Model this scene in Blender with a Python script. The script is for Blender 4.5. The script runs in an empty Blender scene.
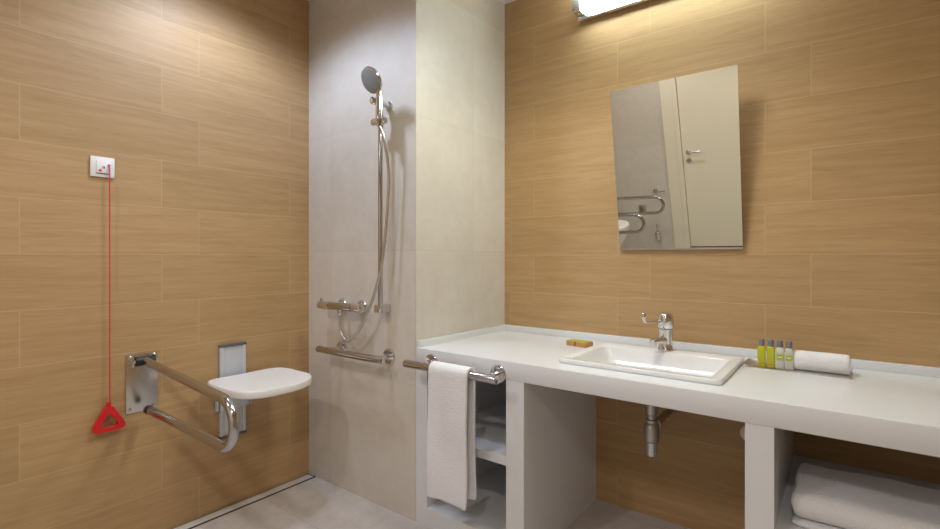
import bpy, bmesh, math, random
from mathutils import Vector, Matrix
random.seed(7)
S = bpy.context.scene
COL = S.collection
PI = math.pi

# ------------------------------------------------------------------ materials
def new_mat(name):
    m = bpy.data.materials.new(name); m.use_nodes = True
    nt = m.node_tree; b = nt.nodes['Principled BSDF']
    return m, nt, b

def srgb(r, g, b):
    f = lambda c: (c/255/12.92) if c/255 <= .04045 else ((c/255+.055)/1.055)**2.4
    return (f(r), f(g), f(b), 1)

def plain(name, col, rough=.5, metal=0., spec=.5, bump=0., bscale=60., coat=0., var=0.):
    m, nt, b = new_mat(name)
    b.inputs['Roughness'].default_value = rough
    b.inputs['Metallic'].default_value = metal
    b.inputs['Specular IOR Level'].default_value = spec
    b.inputs['Coat Weight'].default_value = coat
    tc = nt.nodes.new('ShaderNodeTexCoord')
    n = nt.nodes.new('ShaderNodeTexNoise'); n.inputs['Scale'].default_value = bscale
    n.inputs['Detail'].default_value = 4
    nt.links.new(tc.outputs['Object'], n.inputs['Vector'])
    mx = nt.nodes.new('ShaderNodeMix'); mx.data_type = 'RGBA'
    mx.inputs[6].default_value = col
    mx.inputs[7].default_value = (col[0]*(1-var), col[1]*(1-var), col[2]*(1-var), 1)
    nt.links.new(n.outputs['Fac'], mx.inputs[0])
    nt.links.new(mx.outputs[2], b.inputs['Base Color'])
    if bump:
        bp = nt.nodes.new('ShaderNodeBump'); bp.inputs['Strength'].default_value = bump
        bp.inputs['Distance'].default_value = .003
        nt.links.new(n.outputs['Fac'], bp.inputs['Height'])
        nt.links.new(bp.outputs['Normal'], b.inputs['Normal'])
    return m

def tile_mat(name, axis, u_shift, width, row, v_shift, offset, col1, col2, grout, mortar, grain, rough, spec=.4, groutmix=.42):
    """Running-bond tiles on a plane; axis = which coordinate runs along the wall."""
    m, nt, b = new_mat(name)
    N, L = nt.nodes.new, nt.links.new
    tc = N('ShaderNodeTexCoord'); sp = N('ShaderNodeSeparateXYZ')
    L(tc.outputs['Object'], sp.inputs[0])
    cb = N('ShaderNodeCombineXYZ')
    def add(sock, val):
        a = N('ShaderNodeMath'); a.operation = 'ADD'; L(sock, a.inputs[0]); a.inputs[1].default_value = val
        return a.outputs[0]
    u = add(sp.outputs[axis[0]], u_shift); v = add(sp.outputs[axis[1]], v_shift)
    L(u, cb.inputs[0]); L(v, cb.inputs[1])
    br = N('ShaderNodeTexBrick'); br.offset = offset; br.offset_frequency = 2; br.squash_frequency = 2
    br.inputs['Color1'].default_value = (1, 1, 1, 1); br.inputs['Color2'].default_value = (0, 0, 0, 1)
    br.inputs['Mortar'].default_value = (.5, .5, .5, 1)
    br.inputs['Scale'].default_value = 1
    br.inputs['Mortar Size'].default_value = mortar
    br.inputs['Mortar Smooth'].default_value = .3
    br.inputs['Brick Width'].default_value = width; br.inputs['Row Height'].default_value = row
    L(cb.outputs[0], br.inputs['Vector'])
    bw = N('ShaderNodeSeparateColor'); L(br.outputs['Color'], bw.inputs[0]); rnd = bw.outputs[0]
    # grain: stretched noise, shifted per tile
    mp = N('ShaderNodeMapping'); mp.inputs['Scale'].default_value = grain + (1,)
    L(cb.outputs[0], mp.inputs['Vector'])
    cz = N('ShaderNodeCombineXYZ'); mm = N('ShaderNodeMath'); mm.operation = 'MULTIPLY'; mm.inputs[1].default_value = 37
    L(rnd, mm.inputs[0]); L(mm.outputs[0], cz.inputs[2]); L(mm.outputs[0], cz.inputs[0])
    va = N('ShaderNodeVectorMath'); va.operation = 'ADD'; L(mp.outputs[0], va.inputs[0]); L(cz.outputs[0], va.inputs[1])
    n1 = N('ShaderNodeTexNoise'); n1.inputs['Scale'].default_value = 1; n1.inputs['Detail'].default_value = 6
    n1.inputs['Roughness'].default_value = .58; n1.inputs['Distortion'].default_value = .9
    L(va.outputs[0], n1.inputs['Vector'])
    mr = N('ShaderNodeMapRange'); mr.inputs['From Min'].default_value = .3; mr.inputs['From Max'].default_value = .7
    L(n1.outputs['Fac'], mr.inputs['Value'])
    n2 = N('ShaderNodeTexNoise'); n2.inputs['Scale'].default_value = 5.5; n2.inputs['Detail'].default_value = 3; n2.inputs['Roughness'].default_value = .6
    L(va.outputs[0], n2.inputs['Vector'])
    mr2 = N('ShaderNodeMapRange'); mr2.inputs['From Min'].default_value = .3; mr2.inputs['From Max'].default_value = .7
    mr2.inputs['To Min'].default_value = -.3; mr2.inputs['To Max'].default_value = .3; L(n2.outputs['Fac'], mr2.inputs['Value'])
    ad = N('ShaderNodeMath'); ad.operation = 'ADD'; L(mr.outputs[0], ad.inputs[0]); L(mr2.outputs[0], ad.inputs[1])
    mx = N('ShaderNodeMix'); mx.data_type = 'RGBA'
    mx.inputs[6].default_value = col1; mx.inputs[7].default_value = col2
    L(ad.outputs[0], mx.inputs[0])
    # per tile tone
    hv = N('ShaderNodeHueSaturation'); tv = N('ShaderNodeMapRange')
    tv.inputs['To Min'].default_value = .955; tv.inputs['To Max'].default_value = 1.035
    L(rnd, tv.inputs['Value']); L(tv.outputs[0], hv.inputs['Value']); L(mx.outputs[2], hv.inputs['Color'])
    g = N('ShaderNodeMix'); g.data_type = 'RGBA'; gm = N('ShaderNodeMath'); gm.operation = 'MULTIPLY'
    gm.inputs[1].default_value = groutmix; L(br.outputs['Fac'], gm.inputs[0]); L(gm.outputs[0], g.inputs[0])
    L(hv.outputs['Color'], g.inputs[6]); g.inputs[7].default_value = grout
    L(g.outputs[2], b.inputs['Base Color'])
    b.inputs['Roughness'].default_value = rough; b.inputs['Specular IOR Level'].default_value = spec
    bp = N('ShaderNodeBump'); bp.inputs['Strength'].default_value = .25; bp.inputs['Distance'].default_value = .0015
    sb = N('ShaderNodeMath'); sb.operation = 'SUBTRACT'
    ms = N('ShaderNodeMath'); ms.operation = 'MULTIPLY'; ms.inputs[1].default_value = .35
    L(n1.outputs['Fac'], ms.inputs[0]); L(ms.outputs[0], sb.inputs[0]); L(br.outputs['Fac'], sb.inputs[1])
    L(sb.outputs[0], bp.inputs['Height']); L(bp.outputs['Normal'], b.inputs['Normal'])
    return m

Z0 = 1.182                     # a tile joint runs at eye height on both wood-look walls
OAK1, OAK2, OAKG = srgb(189, 156, 112), srgb(175, 141, 97), srgb(212, 186, 148)
M = {}
M['oak_left'] = tile_mat('oak_tile_left', (1, 2), -.866+6.04, .604, .2, -Z0+2.0, .75, OAK1, OAK2, OAKG, .0016, (2.2, 36), .50, .4)
M['oak_back'] = tile_mat('oak_tile_back', (0, 2), .103+6.0, .6, .2, -Z0+2.0, .25, OAK1, OAK2, OAKG, .0016, (2.2, 36), .50, .4)
STO1, STO2, STOG = srgb(214, 208, 197), srgb(206, 199, 187), srgb(192, 184, 172)
M['stone_x'] = tile_mat('beige_tile_x', (0, 2), 1.518+6.0, .6, .6, 6.0, 0., STO1, STO2, STOG, .0013, (3.5, 3.5), .38, .4, .7)
M['stone_y'] = tile_mat('beige_tile_y', (1, 2), -1.587+6.0, 3.2, .6, 6.0, 0., STO1, STO2, STOG, .0013, (3.5, 3.5), .38, .4, .7)
M['floor'] = tile_mat('beige_tile_floor', (0, 1), 2.24+6.0, .6, .3, -1.587+6.0, 0., srgb(208, 201, 197), srgb(192, 183, 177), srgb(165, 155, 145), .0013, (4, 4), .35, .4, .7)
M['paint'] = plain('ceiling_paint', srgb(236, 234, 230), .8, var=.02)
M['door'] = plain('cream_door_paint', srgb(234, 226, 206), .45, var=.02)
M['solid'] = plain('white_solid_surface', srgb(226, 228, 230), .22, spec=.5, var=.015, bscale=12)
M['ceramic'] = plain('white_ceramic', srgb(236, 236, 236), .08, spec=.6, var=.01)
M['plastic'] = plain('white_plastic', srgb(240, 238, 236), .35, var=.01)
M['chrome'] = plain('chrome', (.72, .72, .73, 1), .09, 1., var=.03)
M['steel'] = plain('polished_steel', (.53, .53, .54, 1), .15, 1., var=.06)
M['plate'] = plain('brushed_plate', (.66, .65, .63, 1), .24, 1., var=.05)
M['satin'] = plain('satin_steel', (.62, .60, .57, 1), .28, 1., var=.05)
M['dim_metal'] = plain('trap_metal', (.50, .48, .45, 1), .3, 1., var=.06)
M['alu'] = plain('grey_aluminium', srgb(205, 210, 216), .42, .35, var=.04)
M['alu_dark'] = plain('slate_end_cap', srgb(92, 92, 96), .5)
M['black'] = plain('dark_plastic', srgb(34, 34, 36), .4)
M['red'] = plain('red_plastic', srgb(215, 16, 24), .32, coat=.3)
M['cord'] = plain('red_cord', srgb(214, 30, 58), .6)
M['orange'] = plain('orange_print', srgb(236, 92, 46), .6)
M['print'] = plain('grey_print', srgb(96, 96, 104), .6)
M['rose'] = plain('rose_plastic', srgb(232, 96, 168), .5)
M['spray'] = plain('grey_spray_face', srgb(150, 157, 160), .4, .1, bump=.5, bscale=320)
M['cap_grey'] = plain('grey_bottle_cap', srgb(128, 132, 140), .35, .4)
M['kraft'] = plain('kraft_wrap', srgb(196, 144, 92), .6, var=.1)
M['lime'] = plain('lime_print', srgb(172, 182, 40), .55)
M['seam'] = plain('dark_seam', srgb(92, 56, 26), .7)
M['grate'] = plain('drain_insert', srgb(206, 200, 192), .4, .0, var=.05)

def clear_mat(name, col, trans, rough, dens=None):
    m, nt, b = new_mat(name)
    b.inputs['Base Color'].default_value = col; b.inputs['Roughness'].default_value = rough
    b.inputs['Transmission Weight'].default_value = trans; b.inputs['IOR'].default_value = 1.35
    n = nt.nodes.new('ShaderNodeTexNoise'); n.inputs['Scale'].default_value = 40
    mr = nt.nodes.new('ShaderNodeMapRange'); mr.inputs['To Min'].default_value = rough*.8; mr.inputs['To Max'].default_value = rough*1.2
    nt.links.new(n.outputs['Fac'], mr.inputs['Value']); nt.links.new(mr.outputs[0], b.inputs['Roughness'])
    return m
M['green_liquid'] = clear_mat('green_liquid', srgb(214, 214, 60), .5, .06)
M['clear_liquid'] = clear_mat('clear_liquid', srgb(240, 238, 222), .6, .08)

def mirror_mat():
    m, nt, b = new_mat('mirror_glass')
    b.inputs['Metallic'].default_value = 1; b.inputs['Roughness'].default_value = .0
    n = nt.nodes.new('ShaderNodeTexNoise'); n.inputs['Scale'].default_value = 3
    mx = nt.nodes.new('ShaderNodeMix'); mx.data_type = 'RGBA'
    mx.inputs[6].default_value = (.82, .84, .75, 1); mx.inputs[7].default_value = (.83, .84, .76, 1)
    nt.links.new(n.outputs['Fac'], mx.inputs[0]); nt.links.new(mx.outputs[2], b.inputs['Base Color'])
    return m
M['mirror'] = mirror_mat()

def lamp_mat():
    m, nt, b = new_mat('lit_diffuser')
    b.inputs['Base Color'].default_value = (.9, .9, .86, 1)
    b.inputs['Emission Color'].default_value = (.86, 1.02, 1.02, 1)
    b.inputs['Emission Strength'].default_value = LAMP_E
    return m
LAMP_E = 28.0
M['lamp'] = lamp_mat()

def towel_mat(name='white_terry', col=srgb(240, 241, 243)):
    m = plain(name, col, .95, spec=.1, bump=1.0, bscale=170, var=.06)
    b = m.node_tree.nodes['Principled BSDF']
    b.inputs['Sheen Weight'].default_value = .25
    return m
M['towel'] = towel_mat()

# ------------------------------------------------------------------ mesh helpers
class MB:
    def __init__(self): self.bm = bmesh.new()
    def box(self, x0, x1, y0, y1, z0, z1, bev=0., seg=2):
        t = bmesh.new()
        bmesh.ops.create_cube(t, size=1)
        for v in t.verts:
            v.co = Vector(((x0+x1)/2+v.co.x*(x1-x0), (y0+y1)/2+v.co.y*(y1-y0), (z0+z1)/2+v.co.z*(z1-z0)))
        if bev: bmesh.ops.bevel(t, geom=t.edges[:], offset=bev, segments=seg, profile=.5, affect='EDGES')
        return self._join(t)
    def _join(self, t, mat=None):
        if mat is not None: bmesh.ops.transform(t, matrix=mat, verts=t.verts)
        me = bpy.data.meshes.new('tmp'); t.to_mesh(me); t.free()
        self.bm.from_mesh(me); bpy.data.meshes.remove(me); return self
    def loft(self, rings, cap0=True, cap1=True, closed=True):
        vs = [[self.bm.verts.new(p) for p in r] for r in rings]
        n = len(vs[0])
        for a, b in zip(vs, vs[1:]):
            for i in range(n if closed else n-1):
                j = (i+1) % n
                try: self.bm.faces.new((a[i], a[j], b[j], b[i]))
                except ValueError: pass
        if cap0: self.bm.faces.new(list(reversed(vs[0])))
        if cap1: self.bm.faces.new(vs[-1])
        return self
    def tube(self, path, r, n=16, caps=True, closed=False):
        P = [Vector(p) for p in path]
        rr = r if isinstance(r, (list, tuple)) else [r]*len(P)
        T = []
        for i in range(len(P)):
            if closed: t = P[(i+1) % len(P)]-P[i-1]
            else:
                a = P[max(i-1, 0)]; b = P[min(i+1, len(P)-1)]; t = b-a
            T.append(t.normalized())
        up = Vector((0, 0, 1)) if abs(T[0].z) < .9 else Vector((1, 0, 0))
        u = T[0].cross(up).normalized(); rings = []
        for i, p in enumerate(P):
            if i:
                q = T[i-1].rotation_difference(T[i]); u = (q @ u)
            u = (u-T[i]*u.dot(T[i])).normalized(); v = T[i].cross(u)
            rings.append([p+(u*math.cos(a)+v*math.sin(a))*rr[i] for a in [2*PI*k/n for k in range(n)]])
        if closed:
            rings.append(rings[0])
            vs = rings
            self.loft(rings, False, False); bmesh.ops.remove_doubles(self.bm, verts=self.bm.verts, dist=1e-6)
        else: self.loft(rings, caps, caps)
        return self
    def cyl(self, a, b, r, n=28, bev=0.):
        a, b = Vector(a), Vector(b); d = (b-a).normalized()
        if bev: return self.tube([a, a+d*bev*.3, a+d*bev, b-d*bev, b-d*bev*.3, b], [r-bev, r-bev*.3, r, r, r-bev*.3, r-bev], n)
        return self.tube([a, b], r, n)
    def lathe(self, prof, origin, axis=(0, 0, 1), n=28):
        """prof: (radius, distance along axis)"""
        o = Vector(origin); d = Vector(axis).normalized()
        up = Vector((0, 0, 1)) if abs(d.z) < .9 else Vector((1, 0, 0))
        u = d.cross(up).normalized(); v = d.cross(u)
        rings = [[o+d*h+(u*math.cos(2*PI*k/n)+v*math.sin(2*PI*k/n))*max(r, 1e-4) for k in range(n)] for r, h in prof]
        return self.loft(rings)
    def prism(self, poly, d, hole=None):
        """poly: list of 3D points (planar loop), extruded by vector d."""
        d = Vector(d)
        A = [Vector(p) for p in poly]
        if hole is None:
            return self.loft([A, [p+d for p in A]])
        H = [Vector(p) for p in hole]; n = len(A)
        bm = self.bm
        a0 = [bm.verts.new(p) for p in A]; a1 = [bm.verts.new(p+d) for p in A]
        h0 = [bm.verts.new(p) for p in H]; h1 = [bm.verts.new(p+d) for p in H]
        for i in range(n):
            j = (i+1) % n
            for q in ((a0[i], a0[j], a1[j], a1[i]), (h0[j], h0[i], h1[i], h1[j]), (a0[j], a0[i], h0[i], h0[j]), (a1[i], a1[j], h1[j], h1[i])):
                bm.faces.new(q)
        return self
    def build(self, name, mat, parent=None, smooth=35, bevel=0., subsurf=0):
        bm = self.bm
        bmesh.ops.recalc_face_normals(bm, faces=bm.faces[:])
        if bevel:
            es = [e for e in bm.edges if len(e.link_faces) == 2 and e.calc_face_angle(0) > .6]
            bmesh.ops.bevel(bm, geom=es, offset=bevel, segments=3, profile=.5, affect='EDGES', clamp_overlap=True)
        me = bpy.data.meshes.new(name); bm.to_mesh(me); bm.free()
        me.materials.append(mat)
        if smooth:
            for p in me.polygons: p.use_smooth = True
            me.set_sharp_from_angle(angle=math.radians(smooth))
        o = bpy.data.objects.new(name, me); COL.objects.link(o)
        if parent is not None:
            o.parent = parent
            # children keep world coordinates as modelled
            o.matrix_parent_inverse = parent.matrix_basis.inverted()
        if subsurf:
            sm = o.modifiers.new('subsurf', 'SUBSURF'); sm.levels = subsurf; sm.render_levels = subsurf
        return o

def tag(o, label=None, cat=None, group=None, kind=None):
    if label: o['label'] = label
    if cat: o['category'] = cat
    if group: o['group'] = group
    if kind: o['kind'] = kind
    return o
def thing(name, label, cat, loc, group=None):
    o = bpy.data.objects.new(name, None); COL.objects.link(o); o.location = loc; o.empty_display_size = .05
    return tag(o, label, cat, group)
def struct(name, mb, mat, parent=None, smooth=0):
    o = mb.build(name, mat, parent, smooth)
    if parent is None: o['kind'] = 'structure'
    return o
def copy_tree(o, parent=None):
    c = o.copy(); COL.objects.link(c)
    if parent is not None: c.parent = parent
    for ch in [x for x in bpy.data.objects if x.parent == o]: copy_tree(ch, c)
    return c
def rrect(cx, cy, w, d, r, z, n=6):
    """rounded rectangle loop in the xy plane"""
    pts = []
    for sx, sy, a0 in ((1, 1, 0), (-1, 1, PI/2), (-1, -1, PI), (1, -1, 1.5*PI)):
        for k in range(n+1):
            a = a0+PI/2*k/n
            pts.append(Vector((cx+sx*(w/2-r)+r*math.cos(a), cy+sy*(d/2-r)+r*math.sin(a), z)))
    return pts
def arc(c, u, v, r, a0, a1, n=10):
    c, u, v = Vector(c), Vector(u), Vector(v)
    return [c+(u*math.cos(a0+(a1-a0)*k/n)+v*math.sin(a0+(a1-a0)*k/n))*r for k in range(n+1)]
def bez(pts, n=60):
    """Catmull-Rom through points"""
    P = [Vector(p) for p in pts]; P = [P[0]*2-P[1]]+P+[P[-1]*2-P[-2]]; out = []
    seg = len(P)-3; per = max(2, n//seg)
    for i in range(seg):
        a, b, c, d = P[i:i+4]
        for k in range(per):
            t = k/per
            out.append(.5*((2*b)+(c-a)*t+(2*a-5*b+4*c-d)*t*t+(3*b-a-3*c+d)*t**3))
    out.append(P[-2]); return out

# ------------------------------------------------------------------ dimensions
XL, XR = -2.31, 1.10            # left and right walls
YB, YF = 2.263, -1.277          # back wall and the door wall behind the camera
YS, XS, XSB = 1.587, -1.512, -1.488          # front and side face of the boxed-out shower wall
ZC = 2.56
CT, CB = .77, .70               # counter top and apron underside

# ------------------------------------------------------------------ room shell
struct('floor', MB().box(XL-.1, XR+.1, YF-.1, YB+.1, -.1, 0), M['floor'])
struct('ceiling', MB().box(XL-.1, XR+.1, YF-.1, YB+.1, ZC, ZC+.1), M['paint'])
struct('wall_left', MB().box(XL-.1, XL, YF-.1, YB+.1, 0, ZC), M['oak_left'])
struct('wall_back', MB().box(XL, XR, YB, YB+.1, 0, ZC), M['oak_back'])
struct('wall_right', MB().box(XR, XR+.1, YF-.1, YB+.1, 0, ZC), M['oak_left'])
# boxed-out shower wall: one corner block, its two faces tiled along their own direction
blk = MB().prism([(XL, YS, 0), (XS, YS, 0), (XSB, YB, 0), (XL, YB, 0)], (0, 0, ZC)).build('wall_shower', M['stone_x'], None, 0)
blk.data.materials.append(M['stone_y'])
for p in blk.data.polygons:
    if abs(p.normal.x) > .5: p.material_index = 1
blk['kind'] = 'structure'
DX0, DX1, DZ = -1.395, -.495, 2.06     # door opening
struct('wall_front', MB().box(XL, DX0-.03, YF-.1, YF, 0, ZC).box(DX1+.03, XR, YF-.1, YF, 0, ZC).box(DX0-.03, DX1+.03, YF-.1, YF, DZ+.03, ZC), M['stone_x'])
t = MB()
for (a, b) in ((DX0-.165, DX0-.045), (DX1+.045, DX1+.165)):
    t.box(a, b, YF, YF+.018, 0, DZ+.165, .003)
t.box(DX0-.045, DX1+.045, YF, YF+.018, DZ+.045, DZ+.165, .003)
for (a, b) in ((DX0-.045, DX0), (DX1, DX1+.045)):
    t.box(a, b, YF-.08, YF+.026, 0, DZ+.045, .003)
t.box(DX0, DX1, YF-.08, YF+.026, DZ, DZ+.045, .003)
struct('trim_1', t, M['door'])
dr = struct('door_1', MB().box(DX0+.003, DX1-.003, YF-.045, YF-.005, .014, DZ-.003, .002), M['door'])
hz = 1.085
MB().lathe([(.0, 0), (.026, 0), (.026, .006), (.022, .009), (0, .009)], (-1.335, YF-.005, hz), (0, 1, 0)).tube(
    [(-1.335, YF, hz), (-1.335, YF+.04, hz)]+arc((-1.32, YF+.04, hz), (-1, 0, 0), (0, 1, 0), .015, 0, PI/2, 5)+[(-1.2, YF+.055, hz)], .009).build('door_handle', M['satin'], dr)
MB().lathe([(.0, 0), (.026, 0), (.026, .006), (.022, .009), (.006, .009), (.006, .004), (0, .004)], (-1.335, YF-.005, hz-.093), (0, 1, 0)).build('keyhole_plate', M['satin'], dr)

# ------------------------------------------------------------------ linear drain
d = thing('linear_drain', 'long slim tiled shower drain strip on the floor along the oak-look wall', 'drain', (-2.27, 1.0, 0))
MB().box(XL+.004, -2.240, .2, YS-.004, 0, .0015).build('drain_slot', M['black'], d, 0)
MB().box(XL+.014, -2.250, .21, YS-.014, 0, .004, .001).build('drain_cover', M['grate'], d)

# ------------------------------------------------------------------ vanity counter
v = thing('vanity_counter', 'long white built-in vanity counter with open shelves and a knee space', 'vanity counter', (-.2, 1.92, 0))
HX0, HX1, HY0, HY1 = -.85, -.33, 1.705, 2.075     # basin cut-out
t = MB()
t.box(XS, HX0, YS, YB, CT-.03, CT).box(HX1, XR, YS, YB, CT-.03, CT).box(HX0, HX1, YS, HY0, CT-.03, CT).box(HX0, HX1, HY1, YB, CT-.03, CT)
bmesh.ops.remove_doubles(t.bm, verts=t.bm.verts, dist=1e-5)
t.build('worktop', M['solid'], v)
MB().box(XS, XR, YS-.001, YS+.028, CB, CT-.0005, .0025).build('apron', M['solid'], v)
MB().box(XS, XR, YB-.018, YB, CT, CT+.032, .002).prism([(XS, YS+.004, CT), (XS+.018, YS+.004, CT), (XSB+.018, YB-.018, CT), (XSB, YB-.018, CT)], (0, 0, .030)).build('upstand', M['solid'], v)
P1, P2 = (-1.037, -.958), (-.227, -.156)
MB().box(XS, -1.447, YS, YB-.012, 0, CB).build('side_panel', M['solid'], v)
MB().box(P1[0], P1[1], YS, YB, 0, CB).build('side_panel', M['solid'], v)
MB().box(P2[0], P2[1], YS, YB, 0, CB).build('side_panel', M['solid'], v)
MB().box(XR-.06, XR, YS, YB, 0, CB).build('side_panel', M['solid'], v)
MB().box(-1.447, P1[0], YS, YB-.012, .368, .402).build('shelf', M['solid'], v)
MB().box(P2[1], XR-.06, YS+.0, YB, .37, .41).build('shelf', M['solid'], v)
MB().box(-1.447, P1[0], YS, YB-.012, 0, .079).build('base_board', M['solid'], v)
MB().box(-1.48, P1[0], YB-.012, YB, 0, CB).build('back_panel', M['solid'], v)

# ------------------------------------------------------------------ wash basin
b = thing('wash_basin', 'rectangular white ceramic wash basin dropped into the counter under the mirror', 'basin', (-.588, 1.905, CT))
cx, cy = -.588, 1.912
rings = [rrect(cx, cy, .560, .448, .018, CT), rrect(cx, cy, .566, .455, .022, CT+.004), rrect(cx, cy, .566, .455, .022, CT+.014), rrect(cx, cy, .560, .449, .020, CT+.018),
         rrect(cx, cy-.03, .500, .345, .030, CT+.0185), rrect(cx, cy-.03, .488, .333, .032, CT+.014), rrect(cx, cy-.03, .476, .322, .036, CT-.01),
         rrect(cx, cy-.03, .430, .285, .045, CT-.075), rrect(cx, cy-.03, .38, .245, .055, CT-.098), rrect(cx, cy-.03, .2, .14, .05, CT-.106), rrect(cx, cy-.03, .05, .05, .02, CT-.109)]
inner = [rrect(cx, cy-.03, .05, .05, .02, CT-.122), rrect(cx, cy-.03, .40, .26, .05, CT-.112), rrect(cx, cy-.03, .450, .30, .045, CT-.08), rrect(cx, cy-.03, .496, .342, .036, CT-.01), rrect(cx, cy-.03, .5, .346, .036, CT)]
t = MB(); t.loft(rings+inner, False, False)
n0 = len(rings[0])
t.bm.verts.ensure_lookup_table(); vs = t.bm.verts[:]
first, last = vs[:n0], vs[-n0:]
for i in range(n0): t.bm.faces.new((last[i], last[(i+1) % n0], first[(i+1) % n0], first[i]))
t.build('bowl', M['ceramic'], b, 40)
MB().lathe([(0, 0), (.022, 0), (.022, .003), (.018, .005), (0, .006)], (cx, cy-.03, CT-.110)).build('drain_cover', M['chrome'], b)

# ------------------------------------------------------------------ faucet
FX, FY, FZ = -.587, 2.094, CT+.0185
f = thing('basin_faucet', 'chrome lever mixer tap with a long handle standing on the basin rim', 'faucet', (FX, FY, FZ))
dv = Vector((-.22, -.975, 0))
MB().lathe([(0, 0), (.031, 0), (.031, .004), (.028, .008), (.027, .03), (.027, .074), (.028, .084), (.028, .089), (0, .089)], (FX, FY, FZ)).build('body', M['chrome'], f)
p0 = Vector((FX, FY, FZ+.038))
t = MB()
rr = []
for s, hh, ww, zz in ((0, .017, .019, .0), (.03, .0165, .0185, .004), (.07, .013, .0165, .008), (.100, .0105, .0145, .008), (.108, .008, .012, .007)):
    c = p0+dv*s+Vector((0, 0, zz)); sd = Vector((-dv.y, dv.x, 0))
    rr.append([c+sd*ww*math.copysign(abs(math.cos(a))**.7, math.cos(a))+Vector((0, 0, 1))*hh*math.copysign(abs(math.sin(a))**.7, math.sin(a)) for a in [2*PI*k/20 for k in range(20)]])
t.loft(rr); t.build('spout', M['chrome'], f)
q = p0+dv*.093
MB().lathe([(0, 0), (.010, 0), (.010, .009), (.008, .011), (0, .011)], q+Vector((0, 0, .0)), (0, 0, -1), 20).build('aerator', M['chrome'], f)
MB().lathe([(0, 0), (.027, 0), (.031, .006), (.0315, .034), (.030, .050), (.024, .060), (.012, .065), (0, .066)], (FX, FY, FZ+.091)).build('cartridge_cap', M['chrome'], f)
h0 = Vector((FX, FY, FZ+.122))
t = MB()
path = [h0+dv*.015, h0+dv*.06+Vector((0, 0, .001)), h0+dv*.12+Vector((0, 0, .003)), h0+dv*.152+Vector((0, 0, .006)), h0+dv*.163+Vector((0, 0, .014)), h0+dv*.167+Vector((0, 0, .026)), h0+dv*.168+Vector((0, 0, .036))]
t.tube(bez(path, 30), [.006, .0055]+[.005]*20+[.0062]*9+[.004] if False else .0055, 14)
t.lathe([(.0055, 0), (.0085, .006), (.0085, .02), (.005, .025), (0, .026)], h0+dv*.167+Vector((0, 0, .018)), (0, 0, 1), 16)
t.build('lever', M['chrome'], f)

# ------------------------------------------------------------------ bottle trap
TX, TY = -.612, 1.99
tr = thing('bottle_trap', 'metal bottle trap hanging under the basin in the knee space', 'bottle trap', (TX, TY, .381))
MB().cyl((TX, TY, .525), (TX, TY, CT-.122), .017).lathe([(.021, 0), (.024, .003), (.024, .04), (.021, .043)], (TX, TY, .545)).build('tailpiece', M['dim_metal'], tr)
MB().lathe([(0, 0), (.012, 0), (.021, .003), (.024, .012), (.024, .055), (.027, .06)], (TX, TY, .381)).build('cup', M['chrome'], tr)
MB().lathe([(.026, 0), (.029, .003), (.030, .05), (.0265, .068), (.022, .074)], (TX, TY, .441)).build('trap_body', M['dim_metal'], tr)
MB().lathe([(.019, 0), (.024, .002), (.024, .012), (.019, .014)], (TX, TY, .514)).build('slip_nut', M['dim_metal'], tr)
MB().tube([(TX+.005, TY+.015, .502), (TX+.005, YB-.002, .502)], .0155, 20).lathe([(.0155, 0), (.0215, .002), (.0215, .025), (.0155, .027)], (TX+.005, TY+.028, .502), (0, 1, 0)).build('outlet_pipe', M['dim_metal'], tr)
MB().lathe([(0, 0), (.022, 0), (.022, .003), (.017, .012), (0, .012)], (TX+.005, YB-.0005, .502), (0, -1, 0)).build('wall_rosette', M['dim_metal'], tr)
tag(MB().lathe([(0, 0), (.034, 0), (.034, .006), (.029, .011), (0, .012)], (-.307, YB-.0005, .458), (0, -1, 0)).build('pipe_cover', M['plastic']),
    'small round white wall cover peeking out behind the white divider under the counter', 'wall cover')

# ------------------------------------------------------------------ tilting mirror
tilt = math.radians(10)
mx0, mx1, ml = -.833, -.328, .716
mr_ = thing('wall_mirror', 'frameless rectangular mirror tilted forward on the wall above the basin', 'mirror', ((mx0+mx1)/2, YB-.02, 1.2))
up = Vector((0, -math.sin(tilt), math.cos(tilt))); nrm = Vector((0, -math.cos(tilt), -math.sin(tilt)))
o = Vector((0, YB-.02, 1.204))
def mirror_slab(x0, x1, a, b, d0, d1, bev=0.):
    t = MB()
    lo = [o+Vector((x, 0, 0))+up*h+nrm*d0 for x, h in ((x0, a), (x1, a), (x1, b), (x0, b))]
    t.prism(lo, nrm*(d1-d0)); return t
mirror_slab(mx0, mx1, 0, ml, -.005, 0).build('glass', M['mirror'], mr_, 0)
mirror_slab(mx0+.004, mx1-.004, .004, ml-.004, -.009, -.0052).build('backing', M['satin'], mr_, 0)
for x in (mx0+.08, mx1-.08):
    q = o+Vector((x, 0, 0))+up*.56-nrm*.009
    MB().cyl(q, (x, YB-.0005, q.z+.04), .006, 12).build('bracket', M['chrome'], mr_)
    q = o+Vector((x, 0, 0))+up*.04-nrm*.009
    MB().cyl(q, (x, YB-.0005, q.z), .006, 12).build('bracket', M['chrome'], mr_)

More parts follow.
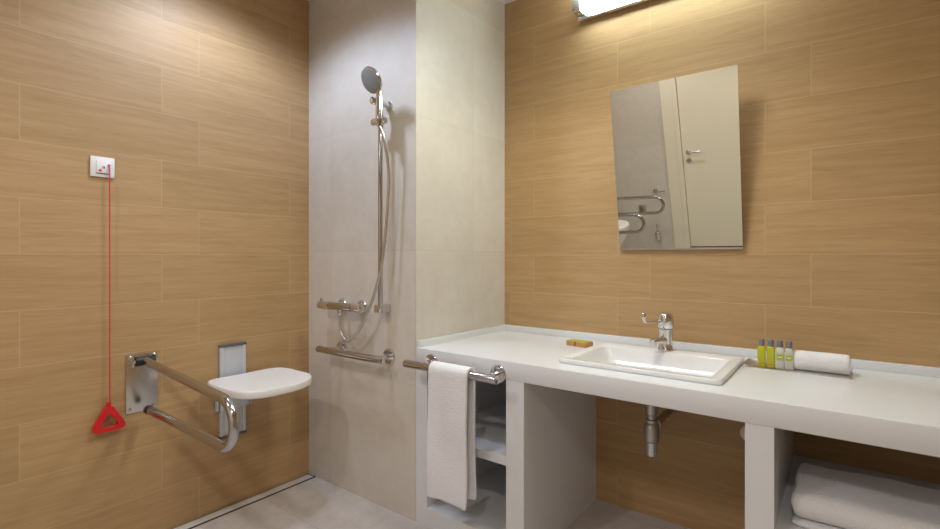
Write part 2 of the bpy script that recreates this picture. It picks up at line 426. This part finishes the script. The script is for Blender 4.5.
# ------------------------------------------------------------------ lamp above the mirror
LX0, LX1 = -1.045, -.125
la = thing('vanity_lamp', 'lit strip lamp with chrome ends on the wall above the mirror', 'lamp', ((LX0+LX1)/2, YB, 2.34))
MB().box(LX0+.004, LX1-.004, YB-.034, YB-.0005, 2.324, 2.346, .003).box(LX0+.012, LX1-.012, YB-.020, YB-.0005, 2.346, 2.40, .003).build('base_rail', M['chrome'], la)
t = MB()
def lamp_prof(x, k=1.0):
    pts = []
    c = Vector((x, YB-.058, 2.386))
    for a in range(24):
        A = 2*PI*a/24
        pts.append(c+Vector((0, .030*k*math.copysign(abs(math.cos(A))**.45, math.cos(A)), .038*k*math.copysign(abs(math.sin(A))**.45, math.sin(A)))))
    return pts
t.loft([lamp_prof(LX0+.04), lamp_prof(LX1-.04)]); t.build('diffuser', M['lamp'], la, 60)
for a, c in ((LX0, LX0+.04), (LX1-.04, LX1)):
    MB().loft([lamp_prof(a, .97), lamp_prof(a+.003, 1.06), lamp_prof(c-.003, 1.06), lamp_prof(c, .99)]).build('end_cap', M['chrome'], la, 40)

# ------------------------------------------------------------------ alarm switch and pull cord
BY, BZ = .654, 1.522
sw = thing('alarm_switch', 'white square emergency call switch on the oak-look wall, a red cord below', 'switch', (XL, BY, BZ))
def on_left(y0, y1, z0, z1, x0, x1, bev=0.): return MB().box(XL+x0, XL+x1, y0, y1, z0, z1, bev)
on_left(BY-.0395, BY+.0395, BZ-.039, BZ+.0395, .0005, .010, .003).build('wall_plate', M['plastic'], sw)
rk = on_left(BY-.0215, BY+.0235, BZ-.024, BZ+.0235, .0095, .0135, .0012).build('rocker', M['plastic'], sw)
on_left(BY-.0215, BY+.0235, BZ-.0265, BZ-.0245, .0095, .0125).build('rocker_shadow_gap', M['black'], sw, 0)
xx = XL+.0136
def glyph(poly, name, mat):                         # printed symbol: a thin raised shape on the rocker
    return MB().prism([(xx-.0004, BY+a, BZ+c) for a, c in poly], (.0008, 0, 0)).build(name, mat, rk, 0)
glyph([(-.0165, -.0185), (-.0035, -.0185), (-.005, -.013), (-.008, -.0105), (-.010, -.006), (-.012, -.0105), (-.015, -.013)], 'bell_symbol', M['orange'])
t = MB()
for poly in ([(-.002, -.006), (.000, -.006), (.000, .004), (-.002, .004)], [(-.002, .004), (.000, .004), (.0055, -.006), (.0035, -.006)], [(.0035, -.006), (.0055, -.006), (.0055, .004), (.0035, .004)]):
    t.prism([(xx-.0004, BY+a, BZ+c) for a, c in poly], (.0008, 0, 0))
t.build('figure_symbol', M['print'], rk, 0)
MB().lathe([(0, 0), (.004, 0), (.004, .006), (.002, .008), (0, .008)], (xx-.001, BY+.019, BZ+.010), (1, 0, 0), 14).build('cord_eyelet', M['rose'], sw)
CY, CXp = BY+.019, XL+.021
pc = thing('pull_cord', 'thin red alarm cord with red triangular handle hanging by the steel grab bar', 'pull cord', (CXp, CY, .5))
MB().tube([(CXp, CY, .592), (CXp, CY+.0005, 1.0), (CXp, CY, 1.515), (CXp-.003, CY, 1.528)], .0021, 8).build('cord', M['cord'], pc)
def rtri(cy, cz, R, r, n=10):
    vs = [(0, R), (-R*.93, -R*.62), (R*.93, -R*.62)]
    pts = []
    for i in range(3):
        p = Vector(vs[i]); a = (Vector(vs[i-1])-p).normalized(); c = (Vector(vs[(i+1) % 3])-p).normalized()
        bis = (a+c).normalized(); half = math.acos(max(-1, min(1, a.dot(c))))/2
        ctr = p+bis*(r/math.sin(half)); tlen = r/math.tan(half)
        s = (p+a*tlen-ctr); e = (p+c*tlen-ctr)
        a0 = math.atan2(s.y, s.x); a1 = math.atan2(e.y, e.x)
        while a1 < a0: a1 += 2*PI
        if a1-a0 > PI: a1 -= 2*PI
        for k in range(n+1):
            A = a0+(a1-a0)*k/n; pts.append((ctr.x+r*math.cos(A), ctr.y+r*math.sin(A)))
    return [Vector((0, cy+p[0], cz+p[1])) for p in pts]
hy, hz2 = CY-.003, .536
out = [p+Vector((CXp-.011, 0, 0)) for p in rtri(hy, hz2, .071, .017)]
inn = [p+Vector((CXp-.011, 0, 0)) for p in rtri(hy, hz2-.005, .037, .009)]
hd = MB().prism(out, (.022, 0, 0), inn).cyl((CXp, hy, .588), (CXp, hy, .606), .008, 14, .002)
hd.build('handle', M['red'], pc, 50, bevel=.0045)

# ------------------------------------------------------------------ fold-up grab bars
def grab_bar(y, ztop, zbot, reach, label, group=None, droop=.04):
    g = thing('folding_grab_bar', label, 'grab bar', (XL, y, ztop), group)
    pz0, pz1 = zbot-.012, ztop+.028
    MB().box(XL+.0005, XL+.006, y-.057, y+.057, pz0, pz1, .001).build('wall_plate', M['plate'], g)
    for sy in (-.043, .043):
        for z in (pz0+.014, pz1-.012):
            MB().lathe([(0, 0), (.0075, 0), (.007, .003), (.003, .005), (0, .005)], (XL+.006, y+sy, z), (1, 0, 0), 14).build('bolt', M['chrome'], g)
    zt = ztop
    MB().cyl((XL+.034, y-.036, zt), (XL+.034, y+.036, zt), .019, 24, .003).box(XL+.006, XL+.036, y-.03, y-.02, zt-.018, zt+.018, .002).box(XL+.006, XL+.036, y+.02, y+.03, zt-.018, zt+.018, .002).build('hinge', M['black'], g)
    MB().cyl((XL+.034, y-.041, zt), (XL+.034, y+.041, zt), .009, 16, .002).box(XL+.006, XL+.04, y-.046, y-.037, zt-.022, zt+.02, .003).box(XL+.006, XL+.04, y+.037, y+.046, zt-.022, zt+.02, .003).build('hinge_bracket', M['chrome'], g)
    r = (zt-droop-zbot)/2+.0
    xe = XL+reach-.016
    sl = droop/(reach-r)
    top0 = Vector((XL+.052, y, zt)); c = Vector((xe-r, y, zbot+r))
    path = [top0]+[Vector((x, y, zt-(x-XL)*sl)) for x in (XL+.2, XL+.4)]
    path += [c+Vector((math.sin(a), 0, math.cos(a)))*r for a in [PI*k/16 for k in range(17)]]
    path += [Vector((XL+.4, y, zbot+.004)), Vector((XL+.2, y, zbot+.006)), Vector((XL+.075, y, zbot+.007))]
    MB().tube(path, .0165, 24).build('rail', M['steel'], g, 50)
    MB().cyl((XL+.066, y, zbot+.007), (XL+.10, y, zbot+.0068), .0176, 22, .003).build('end_cap', M['black'], g)
    return g
grab_bar(.79, .748, .548, .775, 'polished steel fold-down grab bar on the oak-look wall beside the red pull handle')
grab_bar(-.045, .775, .585, .85, 'lower of the two steel loop bars seen in the mirror, nearer the glass', 'grab bars beside the toilet', .02)
grab_bar(-.70, .775, .585, .85, 'upper of the two steel loop bars seen in the mirror, farther back', 'grab bars beside the toilet', .02)

# ------------------------------------------------------------------ shower seat
SY = 1.165
ss = thing('shower_bench', 'white folding shower seat on a grey wall rail', 'shower seat', (XL, SY, .33))
MB().box(XL+.0005, XL+.018, SY-.062, SY-.044, .338, .752, .004).box(XL+.0005, XL+.018, SY+.044, SY+.062, .338, .752, .004).box(XL+.0005, XL+.013, SY-.046, SY+.046, .338, .752, .002).build('wall_rail', M['alu'], ss)
for z0, z1 in ((.327, .338), (.752, .763)):
    MB().box(XL+.0005, XL+.020, SY-.064, SY+.064, z0, z1, .003).build('end_cap', M['alu_dark'], ss)
MB().box(XL+.018, XL+.030, SY-.078, SY+.078, .462, .60, .004).box(XL+.010, XL+.030, SY-.084, SY-.066, .462, .60, .004).box(XL+.010, XL+.030, SY+.066, SY+.084, .462, .60, .004).build('slider', M['alu'], ss)
for sy in (-.055, .055):
    t = MB()
    t.box(XL+.03, XL+.075, SY+sy-.01, SY+sy+.01, .530, .585, .003)
    t.box(XL+.05, XL+.26, SY+sy-.01, SY+sy+.01, .565, .585, .003)
    t.build('seat_bracket', M['alu'], ss)
# saddle-shaped seat: dished across, thin, with rounded corners
sxc, shx, shy = XL+.227, .184, .190
def seat_ring(k, dz, n=72):
    pts = []
    for q in range(n):
        A = 2*PI*q/n; ca, sa = math.cos(A), math.sin(A)
        u = k*math.copysign(abs(ca)**.56, ca); w_ = k*math.copysign(abs(sa)**.56, sa)
        pts.append(Vector((sxc+shx*u, SY+.018+shy*w_, .610+.012*abs(w_)**2.2-.004*(1-abs(u))+dz)))
    return pts
t = MB()
t.loft([seat_ring(k, .010) for k in (.02, .2, .4, .6, .8, .93, .985)]+[seat_ring(.997, .006), seat_ring(1., .001), seat_ring(1., -.016), seat_ring(.993, -.021)]+[seat_ring(k, -.023) for k in (.975, .8, .5, .2, .02)])
t.build('seat', M['plastic'], ss, 60)

# ------------------------------------------------------------------ straight grab rails
def grab_rail(x0, x1, fx0, fx1, z, label):
    g = thing('towel_rail', label, 'rail', ((x0+x1)/2, YS, z), None)
    yb = YS-.095
    MB().cyl((x0, yb, z), (x1, yb, z), .0165, 28, .002).build('bar', M['steel'], g)
    for x in (fx0, fx1):
        MB().lathe([(0, 0), (.036, 0), (.036, .005), (.033, .009), (.012, .011), (0, .011)], (x, YS-.0012, z-.002), (0, -1, 0), 32).build('flange', M['chrome'], g)
        MB().tube([(x, YS-.008, z-.002), (x, yb+.01, z)], .0115, 18).build('post', M['chrome'], g)
    for x, s in ((x0, -1), (x1, 1)):
        MB().lathe([(0, 0), (.0155, 0), (.0155, .003), (.013, .004), (0, .0045)], (x, yb, z), (s, 0, 0), 24).build('end_cap', M['chrome'], g)
    return g
grab_rail(-2.092, -1.628, -2.026, -1.682, .713, 'straight steel grab rail low on the beige shower wall, under the mixer')
grab_rail(-1.483, -1.016, -1.418, -1.072, .720, 'steel rail on the front of the white counter, holding a white towel')

# ------------------------------------------------------------------ shower mixer
mz = .930
mxr = thing('shower_mixer', 'chrome thermostatic bar mixer on the beige shower wall', 'shower mixer', (-1.95, YS, mz))
yb = YS-.068
MB().cyl((-2.035, yb, mz), (-1.865, yb, mz), .0195, 28, .003).build('body', M['steel'], mxr)
for x0, x1 in ((-2.118, -2.038), (-1.862, -1.800)):
    MB().cyl((x0, yb, mz), (x1, yb, mz), .0205, 28, .004).build('knob', M['chrome'], mxr)
MB().box(-2.112, -2.096, yb-.005, yb+.005, mz+.018, mz+.034, .002).build('stop_button', M['chrome'], mxr)
for x in (-2.015, -1.865):
    MB().lathe([(0, 0), (.033, 0), (.033, .006), (.027, .016), (.016, .02), (.014, .06)], (x, YS-.0005, mz+.001), (0, -1, 0), 28).build('flange', M['chrome'], mxr)
MB().lathe([(0, 0), (.012, 0), (.012, .022), (.010, .026), (0, .026)], (-1.955, yb, mz-.014), (0, 0, -1), 18).build('hose_outlet', M['chrome'], mxr)

# ------------------------------------------------------------------ riser rail
RX, RY = -1.672, YS-.06
rl = thing('shower_riser_rail', 'tall slim chrome shower riser rail fixed to the beige wall', 'riser rail', (RX, YS, .93))
MB().cyl((RX-.006, RY, .915), (RX-.006, RY, 1.905), .0105, 20, .002).build('tube', M['steel'], rl)
MB().box(RX-.034, RX+.002, RY-.014, YS-.0005, .916, .954, .004).build('bracket', M['chrome'], rl)
MB().lathe([(0, 0), (.021, 0), (.021, .006), (.014, .012), (.012, .06)], (RX-.012, YS-.0005, 1.872), (0, -1, 0), 24).cyl((RX-.008, RY-.050, 1.872), (RX-.006, RY+.016, 1.872), .017, 22, .003).build('bracket', M['chrome'], rl)
MB().cyl((RX-.040, RY-.014, 1.784), (RX+.040, RY-.014, 1.784), .0175, 24, .004).cyl((RX-.006, RY, 1.760), (RX-.006, RY, 1.808), .0165, 22, .003).cyl((RX+.030, RY-.018, 1.774), (RX+.030, RY-.042, 1.80), .017, 18, .003).build('slider', M['chrome'], rl)

# ------------------------------------------------------------------ hand shower and hose
ax = Vector((-.06, -.86, -.50)).normalized()          # direction the spray face looks
hc = Vector((-1.650, 1.450, 1.946))
hs = thing('hand_shower', 'round grey-faced hand shower held at the top of the riser rail', 'hand shower', (RX+.02, RY-.03, 1.77))
MB().lathe([(0, -.030), (.019, -.030), (.042, -.022), (.056, -.010), (.059, .000), (.057, .006), (.052, .008)], hc, ax, 40).build('head', M['chrome'], hs)
MB().lathe([(0, .0075), (.053, .0075), (.053, .009), (.046, .0105), (0, .0115)], hc, ax, 40).build('spray_face', M['spray'], hs)
hb = Vector((RX+.032, RY-.042, 1.782))
nk = hc-ax*.018
dn = (hb-nk)
side = dn-ax*dn.dot(ax)
p1 = nk+side.normalized()*.040
pth = bez([p1, p1+(hb-p1)*.33-ax*.006, p1+(hb-p1)*.66-ax*.004, hb, hb+(hb-p1).normalized()*.03], 24)
MB().tube(pth, [.0145+.0025*math.sin(PI*k/(len(pth)-1)) for k in range(len(pth))], 18).build('handle', M['chrome'], hs)
he = pth[-1]
tag(MB().tube(bez([he+Vector((0, 0, .004)), (RX+.052, RY-.03, 1.69), (RX+.054, RY-.005, 1.55), (RX+.046, RY-.004, 1.40), (RX+.024, RY-.01, 1.18), (RX-.012, RY-.02, 1.03), (-1.745, RY-.02, .915), (-1.82, RY-.015, .815), (-1.895, RY-.012, .768), (-1.945, RY-.009, .802), (-1.957, RY-.008, .86), (-1.955, yb, .894)], 150), .0068, 12).build('shower_hose', M['satin']),
    'flexible metal shower hose hanging in a loop from hand shower to mixer', 'shower hose')

# ------------------------------------------------------------------ hanging hand towel
def sheet(name, mat, pts, x0, x1, thick, label, cat, seed, nx=26, ripple=.0055, xskew=None):
    rnd = random.Random(seed)
    ph = [rnd.uniform(0, 6) for _ in range(6)]
    t = MB(); g = []
    n = len(pts)
    for j, (y, z, nyv, nzv) in enumerate(pts):
        row = []
        for i in range(nx+1):
            u = i/nx
            low = max(0, min(1, (.70-z)/.3))
            d = ripple*low*(math.sin(u*5.2+ph[0]+z*2)+.6*math.sin(u*11+ph[1]-z*5)+.4*math.sin(z*16+ph[2]+u*3))
            x = x0+(x1-x0)*u+low*.003*math.sin(z*14+ph[3])*(1 if i in (0, nx) else .6)
            row.append(t.bm.verts.new((x, y+nyv*d, z+nzv*d+(.0025*math.sin(u*9+ph[4]) if j in (0, n-1) else 0))))
        g.append(row)
    for j in range(n-1):
        for i in range(nx):
            t.bm.faces.new((g[j][i], g[j][i+1], g[j+1][i+1], g[j+1][i]))
    o = t.build(name, mat, None, 80)
    so = o.modifiers.new('solidify', 'SOLIDIFY'); so.thickness = thick; so.offset = 0; so.use_even_offset = True
    sb = o.modifiers.new('subsurf', 'SUBSURF'); sb.levels = 1; sb.render_levels = 2
    tag(o, label, cat)
    return o
yr, zr, tk = YS-.095, .720, .014
R = .0165+tk/2+.001
pts = []
nf = 26
for k in range(nf): 
    z = .215+(zr-.215)*k/nf
    pts.append((yr-R-.003*(1-k/nf), z, -1, 0))
for k in range(9):
    a = PI-PI*k/8
    pts.append((yr+R*math.cos(a), zr+R*math.sin(a), 0, 0))
for k in range(1, nf+1):
    z = zr-(zr-.232)*k/nf
    pts.append((yr+R+.002*k/nf, z, 1, 0))
sheet('hand_towel', M['towel'], pts, -1.328, -1.135, tk, 'white terry hand towel hung over the steel rail on the counter front', 'towel', 3)

# ------------------------------------------------------------------ soap box, tray, bottles, rolled towel
so = thing('soap_bar', 'small wrapped soap with a green top on the counter left of the basin', 'soap', (-.955, 2.065, CT))
def rot_box(c, w, d, z0, z1, ang, bev):
    t = MB().box(-w/2, w/2, -d/2, d/2, z0, z1, bev)
    bmesh.ops.transform(t.bm, matrix=Matrix.Translation((c[0], c[1], 0)) @ Matrix.Rotation(ang, 4, 'Z'), verts=t.bm.verts)
    return t
rot_box((-.957, 2.072), .105, .060, CT, CT+.021, -.18, .003).build('wrapper', M['kraft'], so)
rot_box((-.957, 2.074), .097, .048, CT+.0205, CT+.0222, -.18, .0005).build('green_label', M['lime'], so)
rot_box((-.966, 2.0415), .003, .0035, CT+.002, CT+.0195, -.18, .0).build('seal', M['seam'], so)

TX0, TX1, TY0, TY1 = -.285, .020, 2.040, 2.165
ty = thing('toiletry_tray', 'thin metal tray holding bottles and a rolled towel on the counter', 'tray', ((TX0+TX1)/2, (TY0+TY1)/2, CT))
t = MB().box(TX0+.012, TX1, TY0, TY1, CT, CT+.003, .0008)
t.prism([(TX0+.012, TY0, CT), (TX0-.012, TY0, CT+.011), (TX0-.012, TY0, CT+.0135), (TX0+.012, TY0, CT+.003)], (0, TY1-TY0, 0))
t.build('plate', M['satin'], ty)
MB().box(TX1-.003, TX1, TY0, TY0+.012, CT+.003, CT+.017, .0008).build('corner_tab', M['steel'], ty)
MB().box(TX1-.003, TX1, TY1-.012, TY1, CT+.003, CT+.017, .0008).build('corner_tab', M['steel'], ty)
TZ = CT+.003
def bottle(x, y, kind, label, group):
    g = thing('toiletry_bottle', label, 'bottle', (x, y, TZ), group)
    w = .0262
    prof = [(.000, .94), (.002, 1.0), (.062, 1.0), (.068, .95), (.073, .78), (.076, .5)]
    t = MB(); t.loft([rrect(x, y, w*k, w*k, min(.006, w*k*.3), TZ+z, 4) for z, k in prof])
    t.build('bottle_body', M['green_liquid' if kind == 'g' else 'clear_liquid'], g)
    MB().lathe([(0, 0), (.0088, 0), (.0092, .002), (.0092, .022), (.008, .024), (0, .024)], (x, y, TZ+.0745), (0, 0, 1), 20).build('cap', M['cap_grey'], g)
    yf = y-w/2-.0004
    if kind == 'c':
        sl = MB().box(x-.0095, x+.0095, yf-.0004, yf+.0004, TZ+.030, TZ+.052).build('square_label', M['lime'], g, 0); sl['label'] = 'lime square label'
        t = MB()
        t.box(x-.006, x+.006, yf-.0008, yf-.0003, TZ+.0395, TZ+.0425)
        t.build('label_print', M['plastic'], sl, 0)
    else:
        t = MB()
        t.box(x-.007, x+.007, yf-.0004, yf+.0003, TZ+.012, TZ+.019)
        t.build('label_print', M['kraft'], g, 0)
BYY = 2.078
bottle(-.243, BYY, 'g', 'yellow-green toiletry bottle at the left end of the tray', 'toiletry bottles on the tray')
bottle(-.214, BYY, 'g', 'yellow-green toiletry bottle beside a clear bottle on the tray', 'toiletry bottles on the tray')
bottle(-.186, BYY, 'c', 'clear toiletry bottle with lime label beside a yellow-green bottle', 'toiletry bottles on the tray')
bottle(-.158, BYY, 'c', 'clear toiletry bottle with lime label touching the rolled white towel', 'toiletry bottles on the tray')
# rolled face towel: spiral section extruded along x
def spiral_roll(name, x0, x1, yc, zb, ry, rz, turns, label):
    t = MB(); rings = []
    n = 64
    xs = [x0, x0+.002, x0+.006]+[x0+.006+(x1-x0-.012)*k/10 for k in range(1, 10)]+[x1-.006, x1-.002, x1]
    for i, x in enumerate(xs):
        e = min(i, len(xs)-1-i); k = (.90, .96, .99)[e] if e < 3 else 1.0
        ring = []
        for a in range(n):
            A = 2*PI*a/n
            bump = 1+.010*math.sin(3*A+x*30)+.008*math.sin(5*A-x*47)
            step = 1-.055*((A+2.2) % (2*PI))/(2*PI)            # the outer lap ends in a small step
            ca, sa = math.cos(A), math.sin(A)
            yy = ry*k*bump*step*math.copysign(abs(ca)**.85, ca); zz = rz*k*bump*step*math.copysign(abs(sa)**.8, sa)
            ring.append(Vector((x, yc+yy, max(zb+.0003, zb+rz+zz))))
        rings.append(ring)
    t.loft(rings)
    o = t.build(name, M['towel'], None, 70)
    tag(o, label, 'towel')
    for x, s in ((x0, -1), (x1, 1)):
        p = []
        for k in range(60):
            A = k/60*turns*2*PI; rr_ = .12+.74*k/60
            p.append((x+s*.0002, yc+ry*rr_*math.cos(A), zb+rz+rz*rr_*math.sin(A)))
        MB().tube(p, .0022, 8).build('rolled_edge', M['towel'], o)
    return o
spiral_roll('face_towel', -.146, .012, 2.098, TZ, .031, .034, 3, 'small rolled white face towel lying on the metal tray')
# bath towel folded in two thick layers on the right shelf
def bath_towel():
    zb = .4103; x0, x1 = -.122, .52
    lay = []
    def stad(y0, y1, z0, z1, n=10):
        r = (z1-z0)/2; c = []
        for k in range(n+1):
            a = PI/2+PI*k/n; c.append((y0+r+r*math.cos(a), z0+r+r*math.sin(a)))
        for k in range(n+1):
            a = -PI/2+PI*k/n; c.append((y1-r+r*math.cos(a), z0+r+r*math.sin(a)))
        return c
    t = MB()
    for (y0, y1, z0, z1, dx, sd) in ((1.664, 1.99, zb, zb+.017, .001, 1.), (1.664, 1.985, zb+.0155, zb+.088, .000, 2.4)):
        prof = stad(y0, y1, z0, z1)
        # subdivide flat parts
        pp = []
        for i in range(len(prof)):
            a, c = prof[i], prof[(i+1) % len(prof)]
            m = 8 if math.hypot(a[0]-c[0], a[1]-c[1]) > .05 else 1
            for k in range(m): pp.append((a[0]+(c[0]-a[0])*k/m, a[1]+(c[1]-a[1])*k/m))
        rings = []
        yc, zc = (y0+y1)/2, (z0+z1)/2
        nx = 24
        xs = [x0+dx, x0+dx+.004, x0+dx+.012]+[x0+dx+.012+(x1-x0-.024)*k/nx for k in range(1, nx)]+[x1-.012, x1-.004, x1]
        for i, x in enumerate(xs):
            e = min(i, len(xs)-1-i); kk = (.012, .005, .001)[e] if e < 3 else 0
            ring = []
            for (y, z) in pp:
                zz = z+(zc-z)*kk*60*.8 if kk else z
                yy = y+(yc-y)*kk*4
                w = .0035*math.sin(x*9+y*14+sd)+.0025*math.sin(x*23-y*9+sd*2)
                up_ = max(0, (z-z0)/(z1-z0))
                ring.append(Vector((x+.003*math.sin(y*30+z*60), yy+w*.6, max(z0, zz+w*up_*(1 if sd > 2 else .2)))))
            rings.append(ring)
        t.loft(rings)
    o = t.build('bath_towel', M['towel'], None, 70)
    tag(o, 'large folded white bath towel on the shelf under the right counter end', 'towel')
bath_towel()

# ------------------------------------------------------------------ seen only in the mirror: toilet corner
ct = Vector((0, -.37, 0))
to = thing('toilet', 'white ceramic toilet seen in the mirror between two loop bars', 'toilet', (XL+.3, -.37, 0))
def oval(xb, xf, w, z, n=32):
    """rounded front, straighter rear; xb rear, xf front"""
    pts = []; cxx = (xb+xf)/2; L_ = (xf-xb)/2
    for k in range(n):
        a = 2*PI*k/n; ca, sa = math.cos(a), math.sin(a)
        e = 1.0 if ca > 0 else .55
        pts.append(Vector((cxx+L_*math.copysign(abs(ca)**e, ca), -.37+w/2*math.copysign(abs(sa)**(.9 if ca > 0 else .6), sa), z)))
    return pts
x0 = XL+.002
MB().loft([oval(x0, x0+.38, .22, 0), oval(x0, x0+.39, .225, .04), oval(x0, x0+.40, .23, .22), oval(x0, x0+.48, .30, .36), oval(x0, x0+.545, .355, .46), oval(x0, x0+.555, .365, .505), oval(x0, x0+.55, .36, .51)]).build('bowl', M['ceramic'], to, 50)
MB().loft([oval(x0+.14, x0+.558, .368, .5105), oval(x0+.14, x0+.562, .372, .515), oval(x0+.14, x0+.562, .372, .532), oval(x0+.14, x0+.558, .368, .535)]).build('toilet_seat', M['plastic'], to, 50)
MB().loft([oval(x0+.14, x0+.562, .372, .5365), oval(x0+.14, x0+.566, .376, .541), oval(x0+.14, x0+.566, .376, .562), oval(x0+.15, x0+.550, .36, .575), oval(x0+.18, x0+.51, .3, .58)]).build('toilet_lid', M['plastic'], to, 50)
ph_ = thing('toilet_roll_holder', 'small chrome roll holder on the beige wall seen in the mirror', 'roll holder', (-1.72, YF, .69))
MB().lathe([(0, 0), (.026, 0), (.026, .006), (.010, .010), (.009, .06), (0, .06)], (-1.715, YF+.0005, .69), (0, 1, 0), 22).build('wall_mount', M['chrome'], ph_)
MB().tube([(-1.74, YF+.055, .69), (-1.60, YF+.055, .69)], .007, 14).build('arm', M['chrome'], ph_)
pl_ = thing('outlet_plate', 'square steel wall plate behind the loop bars seen in the mirror', 'wall plate', (-1.88, YF, .49))
MB().box(-1.922, -1.838, YF+.0005, YF+.010, .448, .532, .003).build('plate', M['satin'], pl_)
MB().box(-1.905, -1.855, YF+.009, YF+.014, .465, .515, .002).build('insert', M['dim_metal'], pl_)
bh = thing('toilet_brush_holder', 'slim chrome toilet brush holder on the wall seen in the mirror', 'brush holder', (-1.73, YF, .1))
MB().lathe([(0, 0), (.026, 0), (.030, .005), (.030, .08), (.027, .084), (0, .084)], (-1.728, YF+.05, .13), (0, 0, 1), 24).build('cup', M['chrome'], bh)
MB().cyl((-1.728, YF+.05, .2145), (-1.728, YF+.05, .31), .007, 12, .002).build('brush_handle', M['chrome'], bh)
MB().box(-1.738, -1.718, YF+.0005, YF+.0205, .15, .20, .002).build('wall_bracket', M['chrome'], bh)


# ------------------------------------------------------------------ light
def downlight_or_fill(x, y, power, col=(1., .90, .80), size=math.radians(150), blend=.55, r=.07):
    l = bpy.data.lights.new('downlight_or_fill', 'SPOT'); l.energy = power; l.color = col
    l.spot_size = size; l.spot_blend = blend; l.shadow_soft_size = r
    o = bpy.data.objects.new('downlight_or_fill', l); COL.objects.link(o)
    o.location = (x, y, ZC-r-.01); o.rotation_euler = (0, 0, 0)
    return o
LIGHTS = [(-1.85, 1.0, 28, (.84, 1., 1.34), .07), (-.55, .72, 7, (1., 1., 1.), .07), (-.74, 1.38, 37, (1., 1., .88), .17),
          (-1.5, -.5, 31, (1.07, 1., 1.04), .07), (0., -.6, 36, (1.06, 1., .96), .10)]  # last two are added fill from behind the camera, no lamp known there
for x, y, p, c, rad in LIGHTS: downlight_or_fill(x, y, p, c, r=rad)
w = bpy.data.worlds.new('World'); S.world = w; w.use_nodes = True
w.node_tree.nodes['Background'].inputs[0].default_value = (.8, .8, .8, 1)
w.node_tree.nodes['Background'].inputs[1].default_value = 0.

# ------------------------------------------------------------------ camera
cam = bpy.data.cameras.new('camera'); cam.sensor_width = 36; cam.lens = 491.44/940*36
cam.shift_y = -7.42/940; cam.clip_start = .02
co = bpy.data.objects.new('camera', cam); COL.objects.link(co)
co.location = (0, 0, 1.1712); co.rotation_euler = (PI/2, 0, .652124)
S.camera = co
S.view_settings.view_transform = 'Standard'; S.view_settings.look = 'None'
S.view_settings.gamma = 1; S.view_settings.use_curve_mapping = False
S.view_settings.exposure = 0.0
